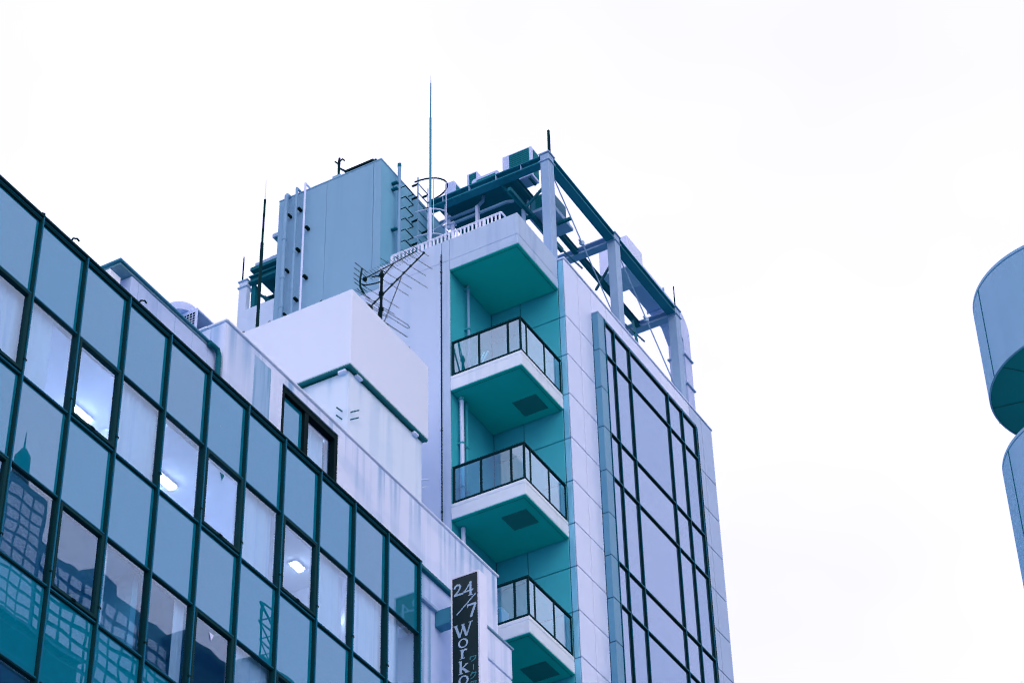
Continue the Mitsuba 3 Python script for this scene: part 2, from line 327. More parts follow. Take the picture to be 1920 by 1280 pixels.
# ---------------------------------------------------------------- three soil pipes beside the penthouse
for j, (y, zt, r) in enumerate(((24.08, 39.30, .047), (23.80, 39.36, .030), (23.57, 39.40, .024))):
    pk = thing('vent_pipe', ['thick ribbed vent pipe, outermost of the three on the penthouse wall', 'middle thin vent pipe on the penthouse wall', 'pale slim vent pipe nearest the penthouse wall face'][j], 'pipe')
    m_ = (PIPE, PIPE, PIPEL)[j]
    pts = [(XF - .12, y, 31.5), (XF - .12, y, zt - .06), (XF - .09, y, zt), (XF + .25, y - .02, zt + .01), (XF + .25, y - .02, zt - .2)] if j == 0 else [(XF - .12, y, 31.5), (XF - .12, y, zt), (XF + .30, y - .04, zt - .06)]
    part(pk, 'run', path(pts, r, 12), m_, smooth=40)
    for z in ((37.9, 36.75, 35.9, 35.55), (37.4, 36.3), ())[j]: part(pk, 'collar', tube((XF - .12, y, z), (XF - .12, y, z + .07), r * 1.28, 12), m_, smooth=40)
    for z in ((37.0, 38.65, 35.72) if j == 0 else (37.5, 36.05, 38.72) if j == 1 else (38.05, 36.6)):
        part(pk, 'bracket', bx(XF - .13, XF + .01, y - .10, y - r, z - .04, z + .04, .02), BLACK)

# ---------------------------------------------------------------- rear roof steel at the back left
rs = thing('rear_roof_gantry', 'dark roof gantry with stepped boxes behind the vent pipes', 'gantry')
part(rs, 'beam', ibeam((33.42, 24.3, 37.32), (33.42, 25.14, 37.32), .15, .2), STEELD)
part(rs, 'beam', ibeam((34.1, 24.4, 37.2), (34.1, 25.2, 37.2), .15, .2), STEELD)
part(rs, 'box', bx(33.70, 35.2, 24.42, 25.25, 37.94, 38.13, .01), STEEL)
part(rs, 'box', bx(33.76, 35.2, 24.42, 24.89, 38.134, 38.21, .01), STEEL)
part(rs, 'box_base', bx(33.6, 35.8, 24.40, 25.30, 37.84, 37.932), STEELD)
part(rs, 'shelf', bx(33.78, 34.8, 24.4, 24.86, 38.80, 38.90), STEEL)
part(rs, 'shelf_gusset', extr(Polygon([(24.4, 38.45), (24.4, 38.79), (24.84, 38.79), (24.62, 38.52)]), .9, ((33.82, 0, 0), (0, 1, 0), (0, 0, 1), (1, 0, 0))), STEELD)
part(rs, 'brace', cat([bar((33.6, 25.2, 37.2), (33.9, 24.4, 36.5), .05, .05), bar((34.0, 25.15, 36.45), (34.1, 24.5, 37.3), .04, .04), bar((33.9, 24.95, 36.35), (33.9, 25.05, 37.2), .03, .03)]), STEELD)
part(rs, 'pipe', path([(34.2, 24.38, 36.55), (34.2, 24.85, 36.62), (34.6, 24.9, 36.62)], .05), STEELD, smooth=40)
part(rs, 'dark_fill_panel', bx(34.3, 34.35, 24.4, 25.12, 36.3, 37.83), STEELD)  # dark sheet added to darken the gap behind the beams
part(rs, 'inner_post', bx(33.46, 33.56, 25.02, 25.13, 36.40, 37.21), STEELD)
for j, (x, y, z0, z1, lab) in enumerate(((33.35, 25.31, 37.31, 38.05, 'short rod on the rear corner post left of the vent pipes'), (35.1, 18.26, 39.27, 40.0, 'short rod on the front corner column beside the large condenser'), (41.42, 18.28, 39.3, 39.95, 'short thin rod at the far end of the steel frame'))):
    k_ = thing('lightning_spike', lab, 'lightning rod')
    part(k_, 'rod', tube((x, y, z0), (x, y, z1), (.018, .038, .018)[j], 8, (.014, .032, .012)[j]), DARK, smooth=40)
    part(k_, 'tip', cat([tube((x - .03, y, z1 - .07), (x + .03, y + .03, z1), .006, 5), tube((x, y, z1), (x, y, z1 + .03), .012, 6)]), DARK)

# ---------------------------------------------------------------- penthouse top: rail, davit
dv = thing('roof_davit', 'small dark davit and rail on top of the penthouse', 'davit')
part(dv, 'rail', bar((XF + .3, 22.78, 39.71), (XF + .3, 22.0, 39.71), .05, .05), BLACK)
for y in (22.70, 22.0): part(dv, 'foot', bar((XF + .3, y, PZ + .045), (XF + .3, y, 39.69), .05, .05), DARK)
part(dv, 'cross_rail', bar((XF + .3, 21.96, 39.70), (XF + .9, 21.96, 39.70), .05, .05), DARK)
part(dv, 'mast', tube((XF + .3, 22.95, PZ + .04), (XF + .3, 22.95, 40.1), .028, 8), DARK)
part(dv, 'plinth', bx(XF + .2, XF + .4, 22.84, 23.06, PZ + .046, 39.62, .01), PENT)
part(dv, 'strut', bar((XF + .3, 22.95, 39.92), (XF + .3, 22.74, 39.70), .035, .035), DARK)
part(dv, 'head', cat([path([(XF + .3, 22.95, 40.10), (XF + .3, 22.86, 40.16), (XF + .3, 22.80, 40.08)], .016, 6), path([(XF + .3, 22.96, 40.05), (XF + .3, 23.06, 40.17)], .018, 6), tube((XF + .3, 22.95, 40.03), (XF + .3, 22.94, 40.22), .035, 8, .025)]), BLACK)

# ---------------------------------------------------------------- lightning masts
lm = thing('lightning_mast', 'tallest thin lightning mast rising beside the caged ladder', 'lightning mast')
part(lm, 'lower_tube', tube((34.44, 21.0, 35.9), (34.44, 21.0, 38.4), .040, 10), PIPEL, smooth=40)
part(lm, 'middle_tube', tube((34.44, 21.0, 38.4), (34.45, 21.0, 41.25), .026, 8), BRACK, smooth=40)
part(lm, 'upper_tube', tube((34.45, 21.0, 41.25), (34.46, 21.0, 42.4), .014, 8), BRACK, smooth=40)
part(lm, 'tip', tube((34.46, 21.0, 42.4), (34.46, 21.0, 42.66), .014, 8, .003), WHITEM, smooth=40)
lm = thing('lightning_mast', 'thin dark lightning mast standing on the white rooftop box left of the vent pipes', 'lightning mast')
part(lm, 'lower_tube', tube((30.0, 22.33, 31.4), (30.0, 22.33, 34.6), .034, 8), DARK, smooth=40)
part(lm, 'middle_tube', tube((30.0, 22.33, 34.6), (30.0, 22.32, 35.8), .022, 8), DARK, smooth=40)
part(lm, 'tip', tube((30.0, 22.32, 35.8), (30.0, 22.32, 36.34), .011, 8, .004), WHITEM, smooth=40)

# ---------------------------------------------------------------- caged ladder on the penthouse street face
LY = PY0
ld = thing('caged_ladder', 'caged access ladder with hoops on the penthouse wall', 'ladder')
lx0, lx1 = 34.62, 35.06
for x in (lx0, lx1): part(ld, 'rail', tube((x, LY - .16, 36.9), (x, LY - .16, 39.7), .018, 8), PIPE if x < 34.8 else PIPEL, smooth=40)
for z in np.arange(37.0, 39.6, .28): part(ld, 'rung', path([(lx0, LY - .16, z), (lx1, LY - .16, z)], .011, 6), STEELD)
for j, z in enumerate((37.75, 38.5, 39.45)):
    c = np.array([(lx0 + lx1) / 2, LY - .16]); pts = [(c[0] + .36 * math.cos(t), c[1] - .62 * math.sin(t), z) for t in np.linspace(0.0, math.pi, 15)]
    part(ld, 'hoop', path(pts, .018, 6), (PIPEL, PIPEL, DARK2)[j], smooth=40)
for t in (.25, .5, .75):
    x, y = (lx0 + lx1) / 2 + .36 * math.cos(t * math.pi), LY - .16 - .62 * math.sin(t * math.pi)
    part(ld, 'cage_bar', tube((x, y, 37.75), (x, y, 39.45), .010, 6), PIPEL)
for z in (37.7, 38.4, 39.1, 39.5):
    for x in (lx0, lx1): part(ld, 'wall_bracket', bx(x - .025, x + .025, LY - .17, LY, z - .02, z + .02, .01), DARK)
# foot rungs set in the wall, zigzag to the left of the ladder
si = thing('wall_rungs', 'bent steel step rungs set in the penthouse wall left of the ladder cage', 'step rungs')
for z in np.arange(36.75, 39.2, .33):
    part(si, 'rung', path([(34.12, LY, z), (34.12, LY - .14, z), (34.46, LY - .14, z), (34.46, LY, z)], .012, 6), DARK)
ps = thing('standpipe', 'capped grey standpipe on the penthouse street wall', 'pipe')
part(ps, 'run', path([(33.85, LY - .14, 36.0), (33.85, LY - .14, 39.42)], .036, 12), PIPE, smooth=40)
part(ps, 'sleeve', tube((33.85, LY - .14, 36.0), (33.85, LY - .14, 37.9), .048, 12), PIPE, smooth=40)
part(ps, 'cap', tube((33.85, LY - .14, 39.42), (33.85, LY - .14, 39.52), .042, 12), STEELD, smooth=40)
for z in (38.9, 38.72, 37.5): part(ps, 'bracket', bx(33.73, 33.82, LY - .15, LY, z - .025, z + .025, .01), STEELD)

# ---------------------------------------------------------------- steel frame on the tower roof
fr = thing('roof_steel_frame', 'open steel frame of columns and beams on the tower roof', 'steel frame')
FY, FZ = 18.22, 39.22
cols = [35.10, 38.28, 41.42]
for x in cols:
    part(fr, 'column', bx(x - .125, x + .125, FY, FY + .22, 35.7, FZ, .015), STEEL)
    part(fr, 'cap_plate', cat([bx(x - .15, x + .15, FY - .025, FY + .245, FZ - .22, FZ - .195), bx(x - .15, x + .15, FY - .025, FY + .245, FZ + .002, FZ + .03)]), STEEL)
for a, b in zip(cols[:-1], cols[1:]):
    part(fr, 'beam', ibeam((a + .126, FY + .11, FZ - .10), (b - .126, FY + .11, FZ - .10), .22, .20), STEELB)
for x, y1 in ((cols[0], 21.4), (cols[1], 24.8), (cols[2], 24.8)):
    part(fr, 'cross_beam', ibeam((x, FY + .221, FZ - .10), (x, y1, FZ - .10), .22, .20), STEELB if x < 36 else STEEL)
part(fr, 'cross_beam_stiffener', cat([bx(cols[0] - .11, cols[0] - .012, y, y + .012, FZ - .175, FZ - .025) for y in (18.95, 19.6, 20.3, 21.0)]), STEEL)
for y in (19.25,):
    for a, b in zip(cols[:-1], cols[1:]):
        part(fr, 'joist', ibeam((a + .112, y, FZ - .13), (b - .112, y, FZ - .13), .12, .14), STEELD)
part(fr, 'deck_plate', bx(cols[0] + .112, 36.6, 19.32, 21.3, FZ - .045, FZ - .02), STEELD)
def rod(p, q, r=.014): return part(fr, 'brace_rod', tube(p, q, r, 6), STEEL if r < .02 else STEELD)
for a, b in zip(cols[:-1], cols[1:]):
    rod((a + .12, 18.33, 38.95), (b - .12, 18.33, 36.6))
    m_ = ((a + b) / 2 - .05, 18.33, 37.80)
    part(fr, 'turnbuckle', cat([tube((m_[0] - .02, 18.31, m_[2]), (m_[0] + .02, 18.35, m_[2]), .06, 10), bx(m_[0] - .13, m_[0] + .13, 18.31, 18.35, m_[2] - .015, m_[2] + .015)]), STEEL)
    part(fr, 'tie_bar', bar((a + .12, 18.5, 37.05 + .0), (b - .35, 19.0, 38.3), .03, .03), STEELD)
# lower tier of beams at 38 m
part(fr, 'low_beam', bar((34.85, 19.18, 38.45), (37.3, 19.18, 38.45), .08, .10), STEELD)
part(fr, 'low_beam', bar((35.85, 19.1, 38.40), (35.85, 21.3, 38.40), .06, .07), STEELD)
part(fr, 'low_beam', bar((36.4, 18.45, 38.42), (36.4, 19.14, 38.42), .06, .07), STEELD)
part(fr, 'low_brace', cat([bar((35.55, 19.18, 38.4), (35.75, 18.75, 39.05), .05, .05), bar((35.5, 19.2, 38.4), (35.2, 19.55, 39.0), .05, .05), bar((38.3, 18.4, 38.5), (39.4, 19.4, 38.9), .05, .05), bar((39.6, 18.5, 36.9), (40.9, 19.2, 38.9), .06, .06)]), STEELD)
part(fr, 'low_post', bar((36.1, 18.9, 36.0), (36.1, 18.9, 38.45), .07, .07), STEELD)
part(fr, 'low_post', bar((35.62, 19.25, 36.0), (35.62, 19.25, 38.45), .07, .07), STEEL)

# condensers and ducts standing on the frame
def condenser(x0, x1, y0, y1, z0, z1, label, face='x', grp=None, body=None):
    k = thing('air_conditioner_unit', label, 'air conditioner', grp)
    part(k, 'casing', bx(x0, x1, y0, y1, z0 + .05, z1, .012), body or ACW)
    part(k, 'foot', cat([bx(x0 + .03, x1 - .03, y0 + .06, y0 + .11, z0, z0 + .051), bx(x0 + .03, x1 - .03, y1 - .11, y1 - .06, z0, z0 + .051)]), STEELD)
    if face in 'xb':
        w = y1 - y0
        part(k, 'fan_grille', bx(x0 - .012, x0 + .004, y0 + .07 * w, y1 - .24 * w, z0 + .10, z1 - .04, .004), GRILL)
        part(k, 'grille_bar', cat([bx(x0 - .02, x0 - .012, y0 + .09 * w, y1 - .26 * w, z, z + .008) for z in np.arange(z0 + .15, z1 - .06, .06)]), STEELD)
    if face in 'yb':
        part(k, 'side_grille', bx(x0 + .09, x1 - .03, y0 - .010, y0 + .004, z0 + .5 * (z1 - z0), z1 - .05, .004), GRILL)
        part(k, 'side_grille', bx(x0 + .09, x1 - .03, y0 - .010, y0 + .004, z0 + .12, z0 + .44 * (z1 - z0), .004), GRILL)
    return k
condenser(35.5, 35.86, 18.94, 19.70, FZ + .03, 40.20, 'largest condenser on the roof frame, with dark grille, beside the front corner column', 'b')
k = condenser(35.6, 36.05, 21.06, 21.31, FZ + .03, 40.22, 'narrow pale condenser nearest the lightning mast on the roof frame', 'n')
part(k, 'side_grille', bx(35.7, 36.04, 21.05, 21.064, 39.5, 40.15), GRILL)
condenser(35.6, 36.1, 20.44, 20.71, FZ + .03, 40.22, 'narrow condenser with dark front, between the pale unit and the round-cornered duct', 'x')
dk = thing('roof_duct', 'low round-cornered duct box between the condensers on the roof frame', 'duct')
pr = sbox(19.84, 39.25, 20.55, 39.93).buffer(-.07).buffer(.07)
part(dk, 'casing', extr(pr, .3, ((35.55, 0, 0), (0, 1, 0), (0, 0, 1), (1, 0, 0))), ACW)
part(dk, 'front_panel', bx(35.54, 35.552, 19.92, 20.42, 39.3, 39.86), GRILL)
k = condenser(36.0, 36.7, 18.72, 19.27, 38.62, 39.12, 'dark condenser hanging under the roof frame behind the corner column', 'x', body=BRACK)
part(k, 'shelf', cat([bx(35.9, 36.9, 18.66, 19.33, 38.52, 38.60), bx(35.92, 36.0, 19.28, 19.32, 38.6, 39.1), bx(35.9, 36.75, 18.67, 18.71, 38.6, 38.66)]), STEEL)
k = condenser(35.9, 36.5, 20.9, 21.5, 37.95, 38.5, 'pale condenser under the frame beside the two roof pipes', 'n')
part(k, 'badge', bx(35.888, 35.9, 21.0, 21.08, 38.3, 38.4), STEEL)
k = condenser(36.4, 36.8, 19.9, 20.2, 36.6, 38.7, 'tall pale unit behind the railing under the roof frame', 'n')
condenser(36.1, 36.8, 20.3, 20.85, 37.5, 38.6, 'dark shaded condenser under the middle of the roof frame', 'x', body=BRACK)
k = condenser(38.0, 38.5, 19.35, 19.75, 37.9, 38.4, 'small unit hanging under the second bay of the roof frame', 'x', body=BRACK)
# roof pipes
for j, (z, ya, yb, lab) in enumerate(((38.95, 21.35, 20.2, 'upper of two pale pipes crossing under the roof frame'), (38.72, 21.25, 19.6, 'lower of two pale pipes crossing under the roof frame'))):
    k = thing('roof_pipe', lab, 'pipe')
    pts = [(35.45, ya, z - .05), (35.45, yb + .18, z - .05), (35.45, yb, z + .1), (35.45, yb - .02, z + .25)] if j == 0 else [(35.45, ya, z), (35.45, yb, z), (35.6, yb - .1, z + .1)]
    part(k, 'run', path(pts, .04, 10), PIPE, smooth=40)
    part(k, 'support', cat([bx(35.42, 35.48, ya - .28, ya - .2, z - .35, z - .04), bx(35.38, 35.52, ya - .31, ya - .17, z - .04, z - .0), bx(35.36, 35.46, 20.3, 20.36, z - .5, z - .05)]), PIPEL)
hb = thing('stair_head_house', 'low dark stair head block behind the roof railing', 'roof block')
part(hb, 'wall', bx(35.6, 37.3, 21.15, 21.59, 35.85, 38.6), NOTCHW)
# plenum, duct along the frame and riser at its far end
dd = thing('exhaust_duct', 'pale exhaust duct running along the frame top and bending down past the far column', 'duct')
part(dd, 'plenum', bx(39.45, 40.25, 18.52, 19.3, 39.30, 40.28, .012), PIPEL)
prof = Polygon([(40.251, 39.35), (40.251, 39.92), (42.15, 39.92)] + [(42.15 + .55 * math.sin(t), 39.37 + .55 * math.cos(t)) for t in np.linspace(.1, math.pi / 2, 14)] + [(42.70, 37.0), (42.70, 34.0), (42.33, 34.0), (42.33, 39.0), (42.0, 39.35)])
part(dd, 'run', extr(prof, .42, ((0, 18.95, 0), (1, 0, 0), (0, 0, 1), (0, -1, 0))), ACW, smooth=25)
for z in (35.9, 36.75, 37.65, 38.55): part(dd, 'flange', bx(42.29, 42.74, 18.49, 18.99, z, z + .035), STEEL)
part(dd, 'flange', bx(41.3, 41.33, 18.49, 18.99, 39.33, 39.96), STEEL)

# ---------------------------------------------------------------- office building with curtain wall
ob = thing('office_building', 'long office block with dark gridded curtain wall and stained concrete top', 'building')
M0, MP = 18.925, 1.0165
xm = [M0 + MP * i for i in range(-6, 11)]           # mullion lines
zr = [24.65, 23.25, 21.85, 20.44, 19.03, 17.65, 16.25]
XL, XR = xm[0], xm[-1]
YG = 17.97                                            # glass plane
part(ob, 'rear_mass', bx(XL, 32.05, 22.05, 27, 0, 24.6), ROOM)
part(ob, 'lower_facade', bx(XL, XR, YG, 18.4, 0, 16.2), SPAN[0])
for z0, z1 in ((23.32, 24.58), (20.52, 21.78), (17.72, 18.96), (15.5, 16.2)):
    part(ob, 'floor_slab', bx(XL, XR + .02, YG + .16, 22.05, z0, z1), ROOM)
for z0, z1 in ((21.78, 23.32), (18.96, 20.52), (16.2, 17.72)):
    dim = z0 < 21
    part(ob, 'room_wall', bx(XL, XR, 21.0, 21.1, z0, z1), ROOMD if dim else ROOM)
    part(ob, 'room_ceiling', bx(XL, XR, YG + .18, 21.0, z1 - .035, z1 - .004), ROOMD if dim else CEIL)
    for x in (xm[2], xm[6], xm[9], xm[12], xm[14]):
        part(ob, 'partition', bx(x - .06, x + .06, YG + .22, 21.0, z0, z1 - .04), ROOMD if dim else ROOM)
    part(ob, 'end_wall', bx(XR + .03, XR + .08, YG + .1, 22, z0, z1), ROOM)
for x in xm:
    k = part(ob, 'mullion', cat([bx(x - .023, x + .023, YG - .045, YG + .08, 15, 24.66, .004), ]), DARK2)
    part(k, 'nose', bx(x - .010, x + .010, YG - .058, YG - .0445, 15, 24.66), NOSE)
    part(k, 'joint_sleeve', cat([bx(x - .030, x + .030, YG - .062, YG - .03, z, z + .025) for z in (22.08, 19.25, 16.4)]), DARK)
for j, z in enumerate(zr[:-1]):
    for a, b in zip(xm[:-1], xm[1:]):
        part(ob, 'transom', bx(a + .023, b - .023, YG - .022, YG + .05, z - (.05 if j == 0 else .024), z + (.0 if j == 0 else .018)), DARK2)
        part(ob, 'transom_cap', bx(a + .023, b - .023, YG - .030, YG - .0225, z - (.012 if j == 0 else .006), z + (.0 if j == 0 else .012)), NOSE)
part(ob, 'top_cap', bx(XL, XR + .04, YG - .06, 18.3, 24.662, 24.70, .006), DARK2)
cas = {-1, 1, 4, 6}
lab_i = -6
for i, (a, b) in enumerate(zip(xm[:-1], xm[1:])):
    ci = i - 6
    for j, (t, s) in enumerate(zip(zr[:-1], zr[1:])):
        x0, x1, z0, z1 = a + .03, b - .03, s + .028, t - (.06 if j == 0 else .028)
        sd += 1
        if j % 2 == 0:
            part(ob, 'spandrel_panel', pane(x0, x1, z0, z1, YG + .01, .0008, sd, 8, 10, .004), SPAN[R.randrange(3)], smooth=True)
            continue
        casement = ci in cas
        if casement:
            w = .058
            f = part(ob, 'casement', cat([bx(x0, x0 + w, YG - .05, YG + .04, z0, z1, .008), bx(x1 - w, x1, YG - .05, YG + .04, z0, z1, .008), bx(x0 + w, x1 - w, YG - .048, YG + .04, z1 - .055, z1, .008), bx(x0 + w, x1 - w, YG - .048, YG + .04, z0, z0 + .06, .008)]), DARK2)
            part(f, 'pane', pane(x0 + w, x1 - w, z0 + .06, z1 - .055, YG - .005, .0009, sd, 8, 10, .006), VISION, smooth=True)
            part(f, 'handle', bx((x0 + x1) / 2 - .06, (x0 + x1) / 2 + .02, YG - .065, YG - .047, z0 + .015, z0 + .05, .005), BLACK)
            if ci == 4:
                tri = Polygon([(-.055, .06), (.055, .06), (0, -.065)])
                part(f, 'triangle_marker', extr(tri, .002, ((23.47, YG - .013, z1 - .25), (1, 0, 0), (0, 0, 1), (0, -1, 0))), STEELD if j == 1 else PIPEL)
        else:
            part(ob, 'window_pane', pane(x0, x1, z0, z1, YG + .01, .0010, sd, 8, 10, .004), VISION, smooth=True)
        # curtains and blinds seen inside
        def curtain(u0, u1, zz0=None, y=.11, m=CURT):
            n = 40; uu = np.linspace(u0, u1, n); xx = x0 + uu * (x1 - x0); yy = YG + y + .003 * np.sin(uu * 46 + sd) + .004 * np.sin(uu * 21 + 2 * sd)
            zb_, zt_ = (zz0 if zz0 is not None else z0 - .08), z1 + .16
            V = np.vstack([np.stack([xx, yy, np.full(n, zb_)], 1), np.stack([xx, yy, np.full(n, zt_)], 1)])
            F = [[q, q + 1, n + q + 1, n + q] for q in range(n - 1)]
            part(ob, 'curtain', trimesh.Trimesh(V, np.vstack([np.array(F)[:, [0, 1, 2]], np.array(F)[:, [0, 2, 3]]]), process=False), m, smooth=True)
        pick = {(0, 1): (-.04, .62), (2, 1): (-.04, 1.06), (5, 1): (-.04, .93), (7, 1): (-.04, .8), (8, 1): (-.04, 1.06), (-2, 1): (0, 1), (2, 3): (0, .22), (3, 3): (.75, 1), (5, 3): (-.04, 1.06), (8, 3): (-.04, 1.06), (7, 3): (-.04, 1.06), (9, 3): (-.04, .8), (-1, 1): (-.04, 1.06), (9, 1): (-.04, .55)}.get((ci, j))
        if pick: curtain(*pick)
# interior lamps: those near the glass are real, deeper ones added to brighten rooms
for key, (x0, x1, y0, y1, zc_) in {'a': (21.15, 21.62, 19.0, 19.12, 23.28), 'c': (23.22, 23.62, 18.93, 19.05, 23.28), 'e': (26.25, 26.5, 18.52, 18.62, 23.28), 'g': (20.5, 21.0, 20.0, 20.1, 23.28), 'h': (27.0, 27.5, 20.0, 20.1, 23.28), 'i': (24.2, 24.9, 20.0, 20.1, 23.28), 'k': (26.3, 26.9, 19.9, 20.0, 20.48), 'l': (18.6, 19.1, 19.4, 19.5, 23.28)}.items():
    lk = part(ob, 'ceiling_light', bx(x0 - .02, x1 + .02, y0 - .03, y1 + .03, zc_ - .03, zc_), WHITEM)
    q = number(f'{lk}__tube'); scene[q] = {**mikit.ply(bx(x0, x1, y0, y1, zc_ - .065, zc_ - .032, .008), WHITEM), 'emitter': {'type': 'area', 'radiance': {'type': 'rgb', 'value': [5.5, 5.7, 6.8]}}}
bk = part(ob, 'ceiling_light', tube((28.11, 18.93, 23.28), (28.11, 18.93, 23.20), .02, 8), WHITEM)
s_ = trimesh.creation.icosphere(2, .045); s_.apply_translation((28.11, 18.93, 23.16))
q = number(f'{bk}__bulb'); scene[q] = {**mikit.ply(s_, WHITEM, smooth=True), 'emitter': {'type': 'area', 'radiance': {'type': 'rgb', 'value': [8, 8, 9]}}}

# concrete top band above the glass, with a recessed dark window
YC, ZC0, ZC1, CX0, CX1 = 18.10, 24.705, 26.08, 23.50, 32.03
wx0, wx1, wz0, wz1 = 25.11, 26.76, 24.706, 25.92
part(ob, 'top_wall', cat([bx(CX0, wx0, YC, 18.4, ZC0, ZC1, .012), bx(wx1, CX1, YC, 18.4, ZC0, ZC1, .012), bx(wx0 - .02, wx1 + .02, YC + .002, 18.38, wz1, ZC1 - .004)]), CONC, 'stained concrete wall above the glass')
part(ob, 'top_wall_end', cat([bx(CX1 - .3, CX1 - .002, 18.4, 21.5, 16, ZC1 - .01), bx(CX0 + .002, CX0 + .25, 18.4, 21.5, ZC0, ZC1 - .01)]), CONC)
part(ob, 'upper_roof', bx(CX0 + .26, CX1 - .31, 18.41, 24, 25.6, 25.9), ROOF)
part(ob, 'coping', bx(CX0 - .02, CX1 + .03, YC - .03, 18.46, ZC1 + .003, ZC1 + .05, .012), COPING)
part(ob, 'coping_return', bx(CX0 - .03, CX0 + .28, 18.461, 21.5, ZC1 + .003, ZC1 + .05, .012), COPING)
part(ob, 'patch', bx(24.30, 24.76, YC - .004, YC + .02, ZC0 + .01, 25.96), PATCH, 'grey repaired patch of the concrete wall')
cw = part(ob, 'roof_window', cat([bx(wx0, wx0 + .09, YC + .02, YC + .14, wz0, wz1), bx(wx1 - .09, wx1, YC + .02, YC + .14, wz0, wz1), bx(wx0 + .09, wx1 - .09, YC + .022, YC + .14, wz1 - .12, wz1), bx(25.80, 25.91, YC + .03, YC + .14, wz0, wz1 - .12)]), BLACK, 'dark framed two pane window in the concrete wall')
part(cw, 'pane', pane(wx0 + .09, 25.80, wz0, wz1 - .12, YC + .09, .0006, 901, 6, 8, .003), SPAN[1], smooth=True)
part(cw, 'pane', pane(25.91, wx1 - .09, wz0, wz1 - .12, YC + .09, .0006, 902, 6, 8, .003), VISION, smooth=True)
n = 30; uu = np.linspace(25.93, 26.6, n); yy = YC + .22 + .02 * np.sin(np.arange(n) * 1.3)
V = np.vstack([np.stack([uu, yy, np.full(n, 24.72)], 1), np.stack([uu, yy, np.full(n, 25.85)], 1)]); F = np.array([[q, q + 1, n + q + 1, n + q] for q in range(n - 1)])
part(cw, 'curtain', trimesh.Trimesh(V, np.vstack([F[:, [0, 1, 2]], F[:, [0, 2, 3]]]), process=False), CURT, smooth=True)
part(cw, 'room', bx(wx0 + .05, wx1 - .05, 18.385, 18.44, wz0, wz1), STEEL)
# plain concrete facade right of the glass, below the band
part(ob, 'facade_wall', bx(XR + .05, 30.95, 18.03, 18.3, 14, 24.63), CONCD, 'streaked dirty concrete beside the last window')
part(ob, 'facade_wall', bx(30.96, 32.28, 17.97, 18.3, 24.01, 24.62, .012), CONC)
part(ob, 'facade_wall', bx(30.96, 32.28, 17.975, 18.3, 14, 23.985, .012), CONC)
part(ob, 'facade_cap', bx(30.93, 32.31, 17.94, 18.34, 24.622, 24.66, .006), EAVE)
part(ob, 'drip_edge', bx(XR + .06, 30.93, 17.955, 18.1, 24.632, 24.70, .006), STEELD)
part(ob, 'conduit', bar((XR + .07, 17.99, 24.06), (29.72, 17.99, 24.06), .05, .06), STEEL)
part(ob, 'conduit_clamp', cat([bx(30.42, 30.5, 17.93, 18.0, 24.66, 24.73, .01), bx(30.3, 30.36, 17.94, 18.0, 24.65, 24.71, .01)]), DARK)
# low roof block at the left with an overhanging eave
lb = part(ob, 'roof_block', bx(21.25, 23.49, 18.2, 18.62, 24.71, 25.42, .012), ROOFC)
part(lb, 'wall_seam', cat([bx(x, x + .006, 18.197, 18.205, 24.72, 25.4) for x in (21.42, 21.9, 22.35, 22.8, 23.2)]), PATCH)
part(ob, 'eave_slab', cat([bx(20.90, 23.46, 18.15, 22.6, 25.462, 25.50, .006)]), BRACK)
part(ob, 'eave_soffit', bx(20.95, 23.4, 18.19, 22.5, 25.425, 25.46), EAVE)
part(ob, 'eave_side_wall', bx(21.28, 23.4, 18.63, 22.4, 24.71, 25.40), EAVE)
part(ob, 'rain_pipe', path([(23.16, 18.14, 25.43), (23.36, 18.13, 25.42), (23.41, 18.13, 25.32), (23.41, 18.13, 24.72)], .045, 10), STEELD, smooth=40)
part(ob, 'low_roof', bx(XL, 23.49, 18.31, 22.6, 24.60, 24.70), ROOF)
single('wall_lamp', 'small white box lamp tucked under the roof eave at the left', 'lamp', cat([bx(20.86, 21.14, 18.30, 18.58, 25.08, 25.34, .025), bx(21.02, 21.14, 18.32, 18.42, 24.94, 25.09, .02)]), WHITEM)
for j, (x, lab) in enumerate(((18.87, 'small hook on the glass roof edge, farthest left'), (19.55, 'curved hook on the glass roof edge between the two left mullions'), (21.16, 'small hook on the glass roof edge below the low roof block'))):
    single('roof_hook', lab, 'hook', path([(x, YG - .02, 24.69), (x + .02, YG - .05, 24.76), (x + .07, YG - .08, 24.775), (x + .11, YG - .09, 24.75)] if j else [(x, YG - .02, 24.69), (x + .02, YG - .04, 24.72), (x + .05, YG - .05, 24.725), (x + .055, YG - .05, 24.69)], .013, 6), DARK)

# cooling unit with round fan cowl
cu = thing('cooling_tower', 'rooftop cooling unit with round fan cowl and grille above the low roof', 'cooling unit')
part(cu, 'casing', cat([bx(24.5, 24.53, 19.5, 19.80, 26.0, 27.69), bx(24.5, 25.1, 19.5, 20.1, 27.66, 27.70, .008), bx(25.06, 25.1, 19.5, 20.1, 26.0, 27.68), bx(24.5, 25.1, 20.07, 20.1, 26.0, 27.68), bx(24.505, 24.54, 19.81, 20.1, 26, 27.68), bx(24.54, 25.08, 19.5, 19.52, 26.0, 26.9)]), ACW)
part(cu, 'grille_hole', cat([bx(24.494, 24.502, 19.535 + a * .062, 19.58 + a * .062, 27.30 + c * .055, 27.335 + c * .055) for a in range(4) for c in range(6)]), DARK)
part(cu, 'inner_core', cat([tube((24.8, 19.8, 26.2), (24.8, 19.8, 27.4), .1, 10), bx(24.56, 25.04, 19.9, 20.05, 26.2, 27.6)]), STEELD)
cw_ = trimesh.creation.revolve([[0, 0], [.30, 0], [.31, .10], [.29, .17], [.2, .20], [0, .21]], sections=32); cw_.apply_translation((24.62, 19.95, 27.70))
part(cu, 'fan_cowl', cw_, ACW, smooth=35)

